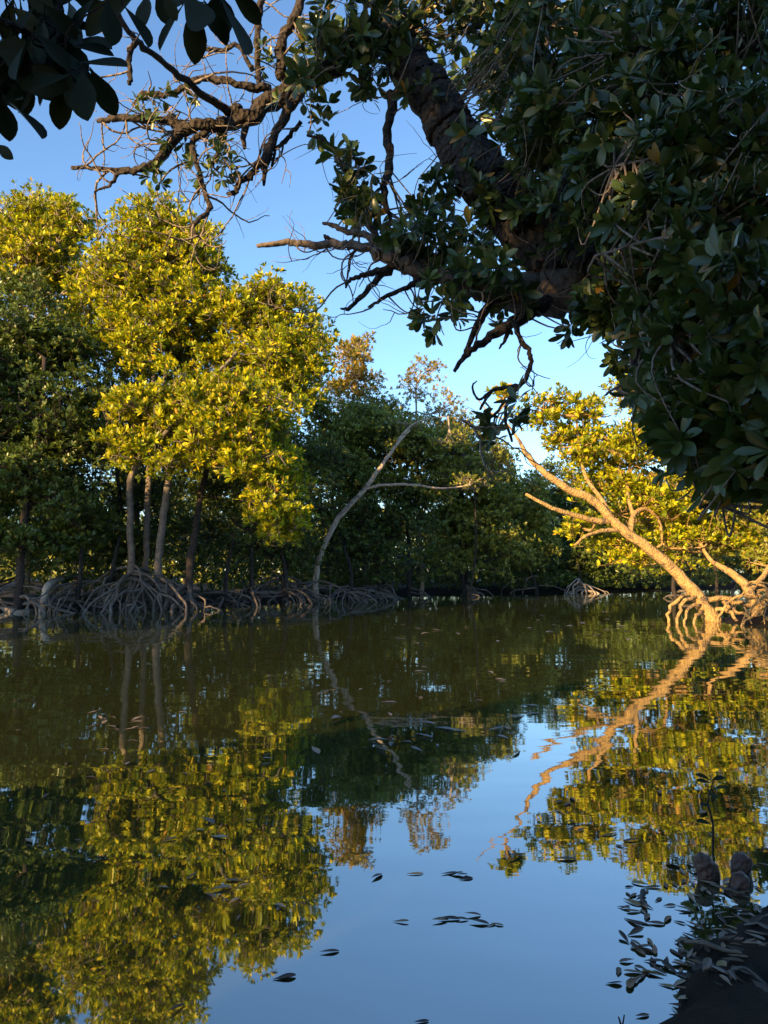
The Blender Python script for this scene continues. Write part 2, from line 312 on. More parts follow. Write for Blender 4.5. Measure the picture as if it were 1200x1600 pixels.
def tree(label, base, stems, clumps, lmat, bmat, leaf=.17, spacing=.4, seed=0, nroots=0, hmax=1.4, group=None, name='mangrove_tree', reach=(.7, 2.6),
         tw=.5, k=8, fill=.35, up=.6, objs=0, rootmat=None, cat='tree', rrad=(.028, .06), extra=None, twm=None):
    """stems: list of world paths [(x,y,z,r)..]; first is the trunk"""
    r = np.random.default_rng(seed); bz = float(gz(*base)); root = empty(name, (base[0], base[1], bz)); tag(root, label, cat, group)
    allp = []
    for q, st in enumerate(stems):
        st = np.asarray(st, float)
        if q == 0 and st[0][2] > bz + .1: st = np.vstack([[st[0][0] - .15 * (st[1][0] - st[0][0]), st[0][1], bz - .3, st[0][3] * 1.1], st])
        P, Rr = smooth_path(st[:, :3], st[:, 3], 5); P[1:-1] += r.standard_normal((len(P) - 2, 3)) * .12 * Rr[1:-1, None]
        mb = MB(); tube(mb, P, Rr, 9, .05, r); mb.build('trunk' if q == 0 else 'branch', bmat, root); allp.append(P)
    allp = np.concatenate(allp); hubs = []
    for c, rad in clumps:
        c = np.asarray(c); dd = ((allp - c) ** 2).sum(1); dd[allp[:, 2] < min(.6 * allp[:, 2].max(), c[2] - .3)] += 60; s = allp[np.argmin(dd)]
        L = np.linalg.norm(c - s); mid = (s + c) / 2 + r.standard_normal(3) * .08 * L; mid[2] -= .08 * L
        mb = MB(); P, Rr = smooth_path([s, mid, c], [.035 + .008 * L, .03 + .005 * L, .025], 5); tube(mb, P, Rr, 6, .05, r); allp = np.vstack([allp, P[3:]])
        for z in range(7):
            e = unit(r.standard_normal(3)); e[2] = abs(e[2]) * .7; tip = c + e * np.asarray(rad) * .75
            m = (c + tip) / 2 + r.standard_normal(3) * .1 * rad[0]; P, Rr = smooth_path([P[-3 if z % 2 else -1] if z else c, m, tip], [.03, .022, .012], 3)
            tube(mb, P, Rr, 5, 0, r); hubs += list(P); P = np.array([s, mid, c, c])
        mb.build('branch', bmat, root)
    P, U = crown_points(clumps, spacing, r, up, fill); hubs = np.array(hubs)
    if extra is not None: P = np.vstack([P, extra]); U = np.vstack([U, np.tile([0, -.3, .8], (len(extra), 1)) + .3 * r.standard_normal((len(extra), 3))])
    if objs:                                                     # the clusters that show largest are parts of their own
        fr = -(P - CAM) @ unit(np.array([.1, 1, -.05])) + .3 * (unit(U) @ np.array([0, -1., 0])); o = np.argsort(-fr)[:objs]
        meshes = []
        for q in range(6):
            mb = MB(); leaves(mb, LM, *rosettes(np.zeros((1, 3)), np.array([[0, 0, 1.]]), k + q % 3, leaf, r)); m = mb.mesh('leaf_cluster'); m.materials.append(lmat); meshes.append(m)
        for z, q in enumerate(o):
            ob = bpy.data.objects.new('leaf_cluster', meshes[z % 6]); scene.collection.objects.link(ob); ob.parent = root
            ob.location = P[q] - np.array(root.location); ob.rotation_euler = (Vector(U[q]).to_track_quat('Z', 'Y') @ Vector((0, 0, 1)).rotation_difference(Vector((.02, .02, 1)))).to_euler()
            ob.rotation_euler.rotate_axis('Z', r.uniform(0, 6.28)); ob.scale = [r.uniform(.85, 1.2)] * 3
        keep = np.setdiff1d(np.arange(len(P)), o)
    else: keep = np.arange(len(P))
    mb = MB(); leaves(mb, LM, *rosettes(P[keep], U[keep], k, leaf, r)); tag(mb.build('crown', lmat, root), kind='stuff')
    if tw:
        mb = MB(); twigs_to(mb, P, U, hubs, r, .014 if leaf < .2 else .016, tw)
        if mb.n: tag(mb.build('twigs', twm or bmat, root), kind='stuff')
    if nroots: roots(root, (base[0], base[1], bz), nroots, r, hmax, reach, front=True, mat_=rootmat, rad=rrad)
    return root
def stem(*pts):
    """pts (px, py, D, radius_px) -> world path with radii; the first point is dropped to the ground"""
    out = [(*at(*p[:3]), .66 * p[3] * p[2] / F) for p in pts]; return out
def base_of(st): return st[0][0], st[0][1]

LB = 'mangroves along the far left bank'
# --- left bank, in front: the three grey stems with the golden crown
s = stem((205, 880, 26.5, 8), (204, 820, 26.4, 8), (203, 760, 26.2, 8), (212, 728, 26, 7), (236, 706, 25.6, 6), (270, 660, 25, 5))
tree('grey crooked stem and golden crown hanging low over the water, leftmost of the three stems', base_of(s), [s], [pxclump(*c) for c in
     [(300, 640, 75, 62, 25), (225, 640, 70, 55, 25.4), (385, 650, 75, 65, 25), (330, 700, 70, 50, 24.6), (395, 720, 60, 50, 24.5), (180, 690, 30, 30, 25.2), (430, 790, 55, 48, 25), (450, 830, 42, 40, 25), (215, 715, 55, 40, 25.2), (280, 730, 60, 36, 25), (300, 680, 110, 70, 26.5), (400, 690, 80, 80, 26.5), (440, 760, 50, 50, 26)]],
     GOLD, BARK, leaf=.23, spacing=.38, k=10, seed=11, nroots=26, hmax=1.9, group=LB, objs=300, tw=.7, rootmat=ROOT, fill=.25, twm=TWIG)
s = stem((228, 880, 27.5, 7), (230, 820, 27.5, 7), (232, 740, 27.5, 7), (236, 680, 27.5, 6), (240, 600, 28, 5), (235, 500, 28.5, 4), (250, 420, 29, 3))
tree('tall straight grey stem with the high domed golden crown, middle of the three stems', base_of(s), [s], [pxclump(*c) for c in
     [(235, 365, 75, 62, 29.5), (300, 400, 60, 60, 29.5), (200, 440, 75, 55, 28.5), (290, 480, 70, 60, 29), (220, 520, 80, 50, 28.5), (330, 440, 40, 40, 30), (250, 440, 105, 100, 31), (180, 500, 90, 90, 31), (235, 565, 55, 38, 27.6), (200, 545, 50, 36, 28), (320, 520, 80, 80, 31)]],
     GOLD, BARK, leaf=.25, spacing=.45, seed=12, nroots=16, hmax=1.7, group=LB, twm=TWIG)
s = stem((247, 880, 26.6, 9), (252, 830, 26.6, 9), (262, 760, 26.6, 8), (274, 695, 26.8, 7), (310, 620, 27.5, 5), (370, 550, 28, 4), (420, 490, 28.5, 3))
tree('thick grey stem leaning right into the round golden crown, rightmost of the three stems', base_of(s), [s], [pxclump(*c) for c in
     [(420, 480, 72, 58, 28.5), (478, 540, 52, 62, 28.5), (380, 500, 55, 60, 28.5), (430, 570, 75, 60, 28), (480, 610, 40, 50, 28.5), (350, 580, 60, 45, 28.5), (430, 540, 90, 105, 30), (400, 620, 90, 60, 29.5)]],
     GOLD, BARK, leaf=.25, spacing=.45, seed=13, nroots=20, hmax=1.7, group=LB, twm=TWIG)
s = stem((296, 890, 26.8, 9), (304, 840, 27, 8), (312, 780, 27.5, 7), (330, 700, 28.5, 6), (340, 620, 29.5, 5))
tree('dark rough stem and dull green crown in the shade right of the three grey stems', base_of(s), [s], [pxclump(*c) for c in
     [(340, 780, 80, 55, 29), (300, 640, 90, 60, 30), (400, 700, 70, 60, 30), (420, 830, 70, 40, 29)]],
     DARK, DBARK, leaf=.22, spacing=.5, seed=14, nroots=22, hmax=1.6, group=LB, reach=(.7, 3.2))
s = stem((40, 900, 29, 9), (45, 760, 29.5, 8), (50, 600, 30, 7), (60, 450, 31, 5))
tree('tall thin-leaved golden crown at the left edge with twigs showing through', base_of(s), [s], [pxclump(*c) for c in
     [(20, 340, 70, 48, 31), (100, 350, 55, 50, 31), (60, 400, 85, 50, 31), (10, 430, 70, 50, 31), (130, 440, 40, 40, 31), (-60, 330, 60, 50, 31), (-60, 430, 70, 60, 31), (60, 390, 100, 90, 33), (100, 470, 90, 60, 32.5)]],
     GOLD, PALE, leaf=.24, spacing=.46, seed=15, nroots=8, group=LB, tw=.9, fill=.5, twm=PALE)
s = stem((30, 915, 24.5, 10), (40, 800, 25, 9), (60, 680, 25.5, 7), (70, 560, 26, 5))
tree('big dark green tree filling the left edge above the pale driftwood', base_of(s), [s], [pxclump(*c) for c in
     [(40, 530, 75, 65, 26.5), (100, 560, 60, 60, 27), (-30, 580, 70, 70, 26), (30, 475, 70, 45, 28), (-40, 500, 60, 50, 28), (40, 650, 90, 70, 25.5), (110, 690, 55, 60, 26), (20, 760, 90, 65, 25), (90, 790, 55, 45, 25), (10, 850, 70, 40, 24.6), (-40, 700, 80, 80, 25.5), (150, 620, 40, 50, 27), (60, 860, 80, 40, 25.6), (140, 840, 60, 50, 26.6), (-40, 830, 80, 60, 25), (40, 600, 110, 110, 28), (60, 760, 110, 110, 27.5)]],
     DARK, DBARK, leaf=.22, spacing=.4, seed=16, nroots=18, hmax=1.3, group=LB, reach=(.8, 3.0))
# --- left bank, behind and right of them
def bush(label, px, D, clumps, lm, seed, group=LB, leaf=.2, spacing=.5, nroots=6, bm=DBARK, top=None, **kw):
    x, y = at(px, 900, D)[:2]; tp = at(*(top or (clumps[0][0], clumps[0][1])), clumps[0][4])
    b = np.array([x, y, float(gz(x, y)) - .1]); m = b * .5 + tp * .5; m[0] += .3 * math.sin(seed); rr = kw.pop('rr', .13)
    return tree(label, (x, y), [[(*b, rr), (*(b * .75 + m * .25), rr * .9), (*m, rr * .75), (*tp, rr * .4)]], [pxclump(*c) for c in clumps], lm, bm, leaf=leaf, spacing=spacing, seed=seed, nroots=nroots, group=group, **kw)
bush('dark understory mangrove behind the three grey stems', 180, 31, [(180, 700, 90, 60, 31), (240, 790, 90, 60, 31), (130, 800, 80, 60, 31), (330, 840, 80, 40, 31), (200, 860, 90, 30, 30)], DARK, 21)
bush('olive crown in half shade between the high dome and the low golden crown', 215, 31.5, [(190, 570, 80, 60, 31.5), (270, 580, 70, 60, 31.5), (130, 540, 60, 60, 32), (330, 620, 60, 50, 31.5), (210, 640, 90, 50, 31)], OLIV, 20, leaf=.23, spacing=.5, nroots=0, tw=.7, bm=BARK)
bush('dark broad bush between the golden crown and the leaning pale trunk', 440, 33, [(470, 720, 60, 60, 33), (430, 800, 70, 60, 33), (510, 800, 50, 60, 36.5), (450, 870, 60, 35, 32.5), (400, 860, 70, 35, 31.5), (550, 860, 55, 40, 37)], DARK, 22, nroots=22, hmax=1.3, reach=(.7, 3))
bush('orange-tipped slender crown standing behind the golden ones', 560, 44, [(555, 562, 36, 38, 44), (565, 605, 42, 36, 44), (575, 645, 44, 34, 44), (535, 630, 36, 44, 44)], ORAN, 23, leaf=.26, spacing=.5, nroots=0, tw=.8, bm=PALE)
bush('see-through grey crown under the orange-tipped one', 575, 42, [(560, 670, 45, 30, 42), (590, 640, 30, 40, 43), (520, 690, 40, 30, 41)], FARG, 24, leaf=.2, spacing=.75, nroots=0, tw=1.0, bm=BARK)
bush('twiggy half-bare crown with a few yellow tips against the sky', 660, 44, [(650, 610, 40, 40, 44), (690, 640, 40, 40, 44), (625, 650, 34, 30, 44), (665, 580, 30, 24, 44), (705, 680, 36, 30, 44)], ORAN, 25, leaf=.22, spacing=1.1, nroots=0, tw=1.0, bm=PALE, fill=.15)
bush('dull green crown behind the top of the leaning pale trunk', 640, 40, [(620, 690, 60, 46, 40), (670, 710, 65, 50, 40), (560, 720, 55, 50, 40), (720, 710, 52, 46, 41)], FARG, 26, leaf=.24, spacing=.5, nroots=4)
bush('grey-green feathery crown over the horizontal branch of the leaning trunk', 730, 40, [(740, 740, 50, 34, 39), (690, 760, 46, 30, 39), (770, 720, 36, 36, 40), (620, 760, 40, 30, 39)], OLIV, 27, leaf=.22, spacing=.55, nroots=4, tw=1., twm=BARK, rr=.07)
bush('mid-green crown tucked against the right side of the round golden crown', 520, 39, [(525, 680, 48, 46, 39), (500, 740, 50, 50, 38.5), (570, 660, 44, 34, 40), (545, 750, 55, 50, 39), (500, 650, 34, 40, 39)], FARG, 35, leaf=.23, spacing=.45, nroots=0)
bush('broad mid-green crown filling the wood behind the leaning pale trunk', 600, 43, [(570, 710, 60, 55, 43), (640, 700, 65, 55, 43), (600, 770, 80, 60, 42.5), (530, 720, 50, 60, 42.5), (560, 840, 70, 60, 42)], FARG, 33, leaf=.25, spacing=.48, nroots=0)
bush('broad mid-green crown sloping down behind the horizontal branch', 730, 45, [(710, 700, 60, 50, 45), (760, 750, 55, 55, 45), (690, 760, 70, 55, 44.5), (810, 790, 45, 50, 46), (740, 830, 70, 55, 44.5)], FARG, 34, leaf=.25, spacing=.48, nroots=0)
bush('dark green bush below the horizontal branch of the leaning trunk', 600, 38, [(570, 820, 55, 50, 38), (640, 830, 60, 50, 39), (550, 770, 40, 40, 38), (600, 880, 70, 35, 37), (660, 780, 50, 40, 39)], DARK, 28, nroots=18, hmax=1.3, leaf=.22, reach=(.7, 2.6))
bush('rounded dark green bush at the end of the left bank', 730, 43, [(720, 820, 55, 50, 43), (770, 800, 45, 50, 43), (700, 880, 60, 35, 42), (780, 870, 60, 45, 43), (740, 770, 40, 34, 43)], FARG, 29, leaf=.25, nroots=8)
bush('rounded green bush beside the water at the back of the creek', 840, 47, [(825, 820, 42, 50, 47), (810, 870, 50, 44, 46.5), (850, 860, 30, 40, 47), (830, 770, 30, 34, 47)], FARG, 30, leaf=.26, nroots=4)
bush('dark green tree behind the stub branches of the sunlit trunk', 900, 52, [(890, 800, 50, 40, 52), (870, 760, 40, 34, 52), (920, 850, 60, 45, 51), (960, 800, 50, 60, 52), (1000, 860, 50, 50, 50), (900, 890, 60, 25, 50)], DARK, 31, leaf=.28, spacing=.6, nroots=0)
bush('small mangrove on pale arching roots at the back of the creek', 905, 47.5, [(900, 870, 40, 22, 48), (940, 865, 36, 22, 48)], DARK, 32, nroots=14, hmax=1.2, leaf=.24, rr=.07, reach=(.5, 2.0), rootmat=PALE)
for q, (px, D, h, sd_) in enumerate([(-40, 42, 11, 1), (120, 44, 11.5, 2), (290, 45, 11, 3), (430, 48, 10.5, 4), (740, 58, 9.5, 5), (860, 62, 8, 6), (1000, 60, 8, 7), (1120, 55, 8, 8)]):
    k = (F * h / D) / 2; cy = 895 - k
    bush(['shaded tree deep behind the left edge crowns', 'shaded tree deep behind the tall golden dome', 'shaded tree deep behind the three grey stems', 'shaded tree deep behind the round golden crown',
          'pale green tree far behind the twiggy crown', 'far tree low against the sky left of the sunlit tree', 'far tree behind the sunlit tree', 'far tree behind the right bank roots'][q],
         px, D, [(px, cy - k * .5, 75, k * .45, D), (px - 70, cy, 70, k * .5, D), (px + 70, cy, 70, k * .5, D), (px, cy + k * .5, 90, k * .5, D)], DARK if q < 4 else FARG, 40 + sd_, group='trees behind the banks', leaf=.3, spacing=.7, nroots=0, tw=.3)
mb = MB(); r = np.random.default_rng(99); n = 26000
fx = r.uniform(-75, 95, n); fy = 66 + 16 * r.random(n) ** 1.5 + .1 * np.abs(fx); top = 6.2 + 1.0 * np.sin(fx * .35) + .7 * np.sin(fx * .93 + 1) + .5 * np.sin(fx * 2.1)
fz = top * r.random(n) ** .7
leaves(mb, LM, *rosettes(np.stack([fx, fy, fz], -1), np.stack([0 * fx, -.6 + 0 * fx, .8 + 0 * fx], -1) + .4 * r.standard_normal((n, 3)), 7, .6, r))
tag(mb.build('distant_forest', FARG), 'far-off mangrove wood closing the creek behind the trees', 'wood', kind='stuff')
mb = MB(); n = 80000; ux = r.uniform(-32, 40, n); uy = r.uniform(14, 62, n); d = chan(ux, uy); hh = 3.7 + .9 * np.sin(ux * .9 + uy * .3) + .7 * np.sin(uy * .8 + 2) + .5 * np.sin(ux * 2.3)
ok = (d > np.where(uy > 36, .2, 2.2)) & (d < 9) & ((np.abs(ux) / uy < .75)) & ~((ux > 6) & (uy < 27)); ux, uy, d, hh = ux[ok], uy[ok], d[ok], hh[ok]
uz = .15 + np.minimum(hh, .6 + d * .9) * r.random(len(ux)) ** .6
leaves(mb, LM, *rosettes(np.stack([ux, uy, uz], -1), np.stack([.3 + 0 * ux, -.6 + 0 * ux, .8 + 0 * ux], -1) + .5 * r.standard_normal((len(ux), 3)), 6, .3, r))
tag(mb.build('undergrowth', DARK), 'dense dark mangrove undergrowth behind the roots of the far banks', 'undergrowth', kind='stuff')

# --- leaning pale trunk on the left bank
s = stem((495, 892, 33.5, 7), (507, 852, 33.5, 6.5), (530, 808, 33.5, 6), (570, 764, 33.5, 5.5), (600, 722, 33.5, 4.5), (625, 688, 33.8, 3.5), (640, 672, 34, 2.5))
b2 = stem((568, 766, 33.5, 3.6), (590, 759, 33.3, 3.4), (640, 757, 33, 3), (690, 763, 33, 2.2), (735, 758, 33, 1.2))
b3 = stem((620, 690, 33.8, 3), (650, 660, 34, 2), (700, 650, 34.5, 1.2))
tree('pale bare trunk leaning right out of the roots with one horizontal branch', base_of(s), [s, b2, b3], [pxclump(*c) for c in
     [(650, 665, 46, 26, 34.5), (700, 690, 40, 26, 35), (735, 755, 36, 22, 33.5)]], OLIV, PALE, leaf=.17, spacing=.75, seed=51, nroots=20, hmax=1.5, group=LB, tw=1., fill=.6, twm=TWIG)
# low root-bearing saplings filling the tangle along the waterline
for q, (px, D) in enumerate([(110, 25.2), (160, 26), (345, 28.6), (385, 29.8), (440, 31), (545, 34.8), (590, 37)]):
    x, y = at(px, 930, D)[:2]; y += .4; bz = float(gz(x, y)); r = np.random.default_rng(60 + q); root = empty('root_tangle', (x, y, bz))
    tag(root, ['arching grey root clump nearest the driftwood', 'grey root clump just left of the three stems', 'grey root clump just right of the dark rough stem', 'low grey root clump under the hanging golden clump',
               'flat tangle of grey roots left of the leaning pale trunk', 'grey root tangle just right of the leaning pale trunk', 'last grey roots at the right end of the left bank tangle'][q], 'roots', 'root clumps along the left bank')
    mb = MB(); tube(mb, *smooth_path([(x, y, bz - .1), (x + .1, y + .1, 1.2), (x + .3 * math.sin(q), y + .4, 2.6)], [.09, .08, .05], 4), 7, .05, r); mb.build('stem', DBARK, root)
    roots(root, (x, y, bz), 13, r, 1.2, (.6, 2.8), (.025, .055), True)

# --- sunlit leaning tree on the right bank
s = stem((1118, 978, 20, 22), (1105, 955, 20, 17), (1075, 915, 20, 14), (1030, 870, 20, 13), (985, 835, 20, 12), (955, 812, 20, 11), (925, 780, 20, 10), (890, 765, 20, 9), (850, 738, 20, 7.5), (825, 712, 20, 6.5), (812, 690, 20, 4), (795, 665, 20, 2))
bs = [stem((955, 815, 20, 8), (925, 812, 19.8, 7), (890, 803, 19.6, 6), (855, 790, 19.4, 4.5), (822, 772, 19.3, 3.5)),
      stem((970, 828, 20, 6), (940, 830, 19.7, 4.5), (915, 838, 19.5, 3.5), (898, 852, 19.4, 2.5)),
      stem((955, 810, 20.1, 7), (940, 780, 20.4, 5), (915, 745, 20.8, 4.5), (905, 700, 21, 3.5), (900, 650, 21, 2.5)),
      stem((985, 835, 20.1, 7), (990, 805, 20.5, 6), (1010, 795, 20.8, 5), (1030, 815, 21, 4), (1035, 850, 21, 2)),
      stem((990, 808, 20.5, 5), (980, 760, 21, 4), (990, 700, 21.5, 3), (1010, 640, 21.5, 2)),
      stem((812, 690, 20, 3.5), (790, 660, 20, 2.2), (760, 640, 20, 1.6), (740, 615, 20, 1))]
rt = tree('sunlit golden trunk leaning left over the water from the right bank with dead stub branches', base_of(s), [s] + bs, [pxclump(*c) for c in
     [(850, 645, 60, 42, 21), (920, 650, 62, 42, 21.3), (950, 700, 62, 50, 21.5), (915, 710, 55, 45, 21), (980, 750, 68, 55, 21.5), (1040, 700, 70, 75, 22), (1010, 620, 60, 60, 22), (1020, 810, 75, 60, 21.5), (930, 765, 40, 32, 21.6),
      (1080, 780, 70, 70, 22), (1060, 860, 75, 50, 21.6), (1000, 880, 50, 24, 21), (905, 825, 30, 28, 20.6), (790, 620, 24, 18, 20.2), (975, 855, 36, 28, 21), (940, 845, 40, 28, 21.6), (880, 690, 40, 28, 21.3), (1120, 850, 60, 50, 22.2), (1100, 640, 80, 80, 23)]], GOLD, WARM, leaf=.17, spacing=.28, seed=71, tw=.6, objs=300, twm=WARM, fill=.3)
r = np.random.default_rng(5)
for pts in [[(1085, 925, 20, 7), (1060, 935, 19.8, 6), (1046, 955, 19.7, 5), (1044, 985, 19.7, 4.5)], [(1088, 932, 19.9, 7), (1072, 940, 19.6, 6), (1060, 960, 19.4, 5), (1056, 990, 19.4, 4.5)],
            [(1095, 945, 19.9, 6), (1080, 948, 19.5, 5), (1070, 965, 19.3, 4), (1070, 992, 19.2, 4)], [(1100, 955, 19.9, 6), (1088, 962, 19.4, 5), (1082, 978, 19.3, 4), (1081, 996, 19.2, 4)],
            [(1100, 938, 20.1, 9), (1130, 935, 20.2, 8), (1165, 945, 20.2, 7), (1210, 940, 20.3, 6)], [(1110, 960, 20, 8), (1135, 955, 19.8, 7), (1150, 970, 19.5, 5), (1155, 995, 19.3, 4)],
            [(1130, 940, 20.1, 6), (1150, 955, 19.7, 5), (1170, 965, 19.4, 4), (1178, 995, 19.2, 4)], [(1120, 975, 20, 9), (1140, 985, 19.5, 7), (1160, 990, 19.2, 5), (1185, 1002, 19, 3)]]:
    pts = [(a_, b_, c_, d_ * .5) for a_, b_, c_, d_ in pts]; mb = MB(); limb(mb, pts, 4, 7, .07, .5); o = mb.build('prop_root', WARM, rt)
s = stem((1185, 965, 19.6, 12), (1178, 940, 19.8, 11), (1160, 910, 20.2, 10), (1135, 890, 20.5, 8), (1110, 875, 21, 5), (1090, 840, 21.3, 3))
tree('sunlit orange stem with many stilt roots at the right edge behind the dark leaves', base_of(s), [s, stem((1170, 925, 20, 7), (1205, 880, 20.5, 6), (1230, 800, 21, 4))], [pxclump(*c) for c in
     [(1110, 850, 50, 40, 21.8), (1160, 830, 60, 50, 22), (1220, 780, 60, 60, 22), (1150, 740, 60, 60, 23), (1190, 880, 40, 24, 21), (1230, 870, 50, 34, 21), (1110, 690, 60, 60, 24)]], OLIV, WARM, leaf=.17, spacing=.36, seed=72, nroots=26, hmax=1.0, reach=(.5, 1.9), rootmat=WARM, rrad=(.02, .042))
bush('dark green mangrove behind the stilt roots of the right bank', 1180, 27, [(1180, 800, 70, 70, 27), (1110, 840, 60, 50, 28), (1240, 820, 70, 70, 26), (1050, 890, 50, 25, 27), (1170, 900, 80, 30, 26)], DARK, 73, nroots=10, group='trees on the right bank')
bush('far green mangrove at the bend of the right bank', 1060, 38, [(1060, 860, 60, 50, 38), (1000, 890, 50, 30, 39), (1110, 840, 60, 60, 38)], DARK, 74, nroots=6, group='trees on the right bank', leaf=.24)

bush('dark mangrove on the near right bank behind the big glossy leaves', 1340, 9.8, [(1110, 690, 45, 55, 9.5), (1080, 640, 40, 60, 9.5), (1090, 560, 60, 70, 9.5), (1080, 420, 80, 90, 9.5), (1150, 680, 55, 70, 9.5), (1190, 775, 30, 40, 9.5), (1200, 600, 80, 100, 9.5), (1200, 430, 100, 110, 9.5), (1260, 720, 80, 90, 9.5)],
     DARK, 75, group=None, leaf=.16, spacing=.24, nroots=0, tw=.3, rr=.14, top=(1250, 450))
# --- trees on the near bank outside the picture: they shade the near branches and the foot of the left bank
def off_tree(label, x, y, h, rad, seed, lm=DARK, low=.45):
    b = np.array([x, y, float(gz(x, y)) - .1]); r = np.random.default_rng(seed); cl = []
    for q in range(9):
        a = r.uniform(0, 6.28); d = rad * r.uniform(.15, .75); cl.append((np.array([x + math.cos(a) * d, y + math.sin(a) * d, h * r.uniform(low, .88)]), (rad * .5, rad * .5, h * .14)))
    cl.append((np.array([x, y, h * .88]), (rad * .5, rad * .5, h * .13)))
    tree(label, (x, y), [[(*b, .22), (x + .2, y, h * .3, .18), (x, y + .2, h * .8, .08)]], cl, lm, DBARK, leaf=.3, spacing=.55, seed=seed, group='trees on the near bank outside the picture', tw=.1, nroots=0)
off_tree('tall dark mangrove on the near bank far left of the viewer', -25.5, 2.5, 11.0, 4.2, 81)
off_tree('tall dark mangrove at the outermost left of the near bank', -32.5, 4, 15.5, 4.5, 82)
off_tree('mangrove at the tip of the near bank left of the viewer', -20.5, .2, 10.0, 3.4, 83)
off_tree('mangrove standing close behind the viewer', -7.5, -8.4, 11, 3.2, 84, low=.2)
off_tree('mangrove behind the viewer to the right', 1.5, -8, 11, 4.0, 85, low=.2)
off_tree('low leafy mangrove right behind the viewer', -5.2, -4.0, 8, 2.5, 87, low=.2)
off_tree('leafy mangrove behind the viewer on the right', 4.2, -4.2, 9, 3.2, 88, low=.2)
off_tree('mangrove right of the viewer on the near bank', 7.5, .5, 9, 3.2, 86, low=.25)
off_tree('small mangrove an arm behind the viewer', 0, -3.2, 6.5, 2.2, 90, low=.2)
off_tree('second mangrove far behind the viewer', -3.5, -15, 13, 4.0, 89, low=.2)

# ------------------------------------------------------------------ the big dark tree overhanging from the right
FG = empty('mangrove_tree', (4.3, 3.9, float(gz(4.3, 3.9))))
tag(FG, 'huge shaded mangrove overhanging from the right with thick dark crooked limb and big glossy leaves', 'tree')
mb = MB(); P, Rr = smooth_path([(4.3, 3.9, .1), (4.2, 4.0, 1.2), (3.9, 4.2, 2.3), at(1120, 430, 4.5), at(1010, 440, 4.7), at(930, 430, 4.8), at(860, 385, 4.9), at(805, 330, 5), at(758, 282, 5), at(718, 225, 5.1), at(685, 165, 5.2), at(640, 105, 5.3), at(612, 50, 5.4), at(590, -30, 5.5), at(560, -140, 5.7)],
                              [.36, .33, .31, .29, .27, .25, .22, .195, .18, .17, .165, .15, .11, .09, .07], 16)
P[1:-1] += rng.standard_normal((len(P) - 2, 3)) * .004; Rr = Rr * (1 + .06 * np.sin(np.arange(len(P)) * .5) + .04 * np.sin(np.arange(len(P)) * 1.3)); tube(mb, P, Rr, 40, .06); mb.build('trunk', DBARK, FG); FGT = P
fgl = []; 
MAIN = FG
def fl(pts, m=DBARK, name='branch', wob=.25, n=5, k=7, rough=.12, main=False):
    global MAIN
    mb = MB(); P, Rr = limb(mb, pts, n, k, rough, wob); ob = mb.build(name if main or MAIN is FG else 'side_branch', m, FG if main else MAIN); fgl.append(P)
    if main: MAIN = ob
    return P
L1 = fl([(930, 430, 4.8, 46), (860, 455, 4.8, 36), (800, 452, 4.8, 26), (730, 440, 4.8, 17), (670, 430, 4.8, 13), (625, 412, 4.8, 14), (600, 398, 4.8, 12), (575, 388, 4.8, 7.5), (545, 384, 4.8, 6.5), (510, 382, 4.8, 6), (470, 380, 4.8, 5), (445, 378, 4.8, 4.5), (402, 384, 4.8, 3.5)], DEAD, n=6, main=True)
fl([(605, 400, 4.8, 8), (575, 368, 4.8, 6), (545, 362, 4.8, 5), (520, 352, 4.8, 4), (504, 348, 4.8, 2)], DEAD)
fl([(530, 384, 4.8, 4), (512, 372, 4.8, 4), (506, 368, 4.8, 2)], DBARK)
fl([(625, 415, 4.8, 7), (590, 425, 4.7, 5), (560, 432, 4.7, 4), (543, 440, 4.7, 3), (540, 450, 4.7, 1.5)])
fl([(610, 420, 4.8, 6), (585, 440, 4.7, 5), (562, 465, 4.7, 4), (545, 482, 4.7, 3.2), (532, 482, 4.7, 1.5)])
fl([(660, 432, 4.8, 7), (630, 452, 4.7, 4), (600, 466, 4.7, 3.5), (575, 480, 4.7, 1.5)])
fl([(560, 385, 4.8, 3), (548, 402, 4.8, 2.5), (545, 425, 4.8, 2), (540, 440, 4.8, 1.2)], DBARK)
fl([(605, 398, 4.8, 7), (585, 365, 4.9, 5.5), (565, 330, 5, 4.5), (548, 285, 5, 4), (530, 250, 5, 4), (510, 222, 5, 3.5), (480, 212, 5, 2)])
MAIN = FG
fl([(612, 148, 5.2, 9), (604, 200, 5.1, 7), (609, 250, 5.1, 7.5), (601, 300, 5, 6), (610, 345, 5, 3)])
fl([(640, 110, 5.3, 10), (625, 140, 5.2, 7), (612, 160, 5.2, 7)], DBARK)
fl([(880, 450, 4.8, 18), (840, 478, 4.7, 12), (800, 505, 4.6, 9), (760, 530, 4.6, 7), (730, 552, 4.6, 5), (710, 580, 4.6, 3)], main=True)
fl([(820, 470, 4.7, 9), (770, 470, 4.7, 6), (745, 510, 4.6, 6), (730, 545, 4.6, 4), (722, 560, 4.6, 2)])
CUR = fl([(805, 500, 4.6, 5), (812, 530, 4.5, 4), (828, 550, 4.5, 4), (828, 575, 4.5, 4), (815, 600, 4.4, 4), (790, 605, 4.4, 3.5), (768, 612, 4.4, 3), (750, 640, 4.4, 2)], DBARK)
fl([(812, 603, 4.4, 3), (795, 625, 4.4, 3), (790, 655, 4.4, 2.6), (800, 690, 4.4, 2)], DBARK); fl([(768, 610, 4.4, 2.5), (748, 625, 4.4, 2.2), (738, 605, 4.4, 1.8), (745, 595, 4.4, 1)], DBARK)
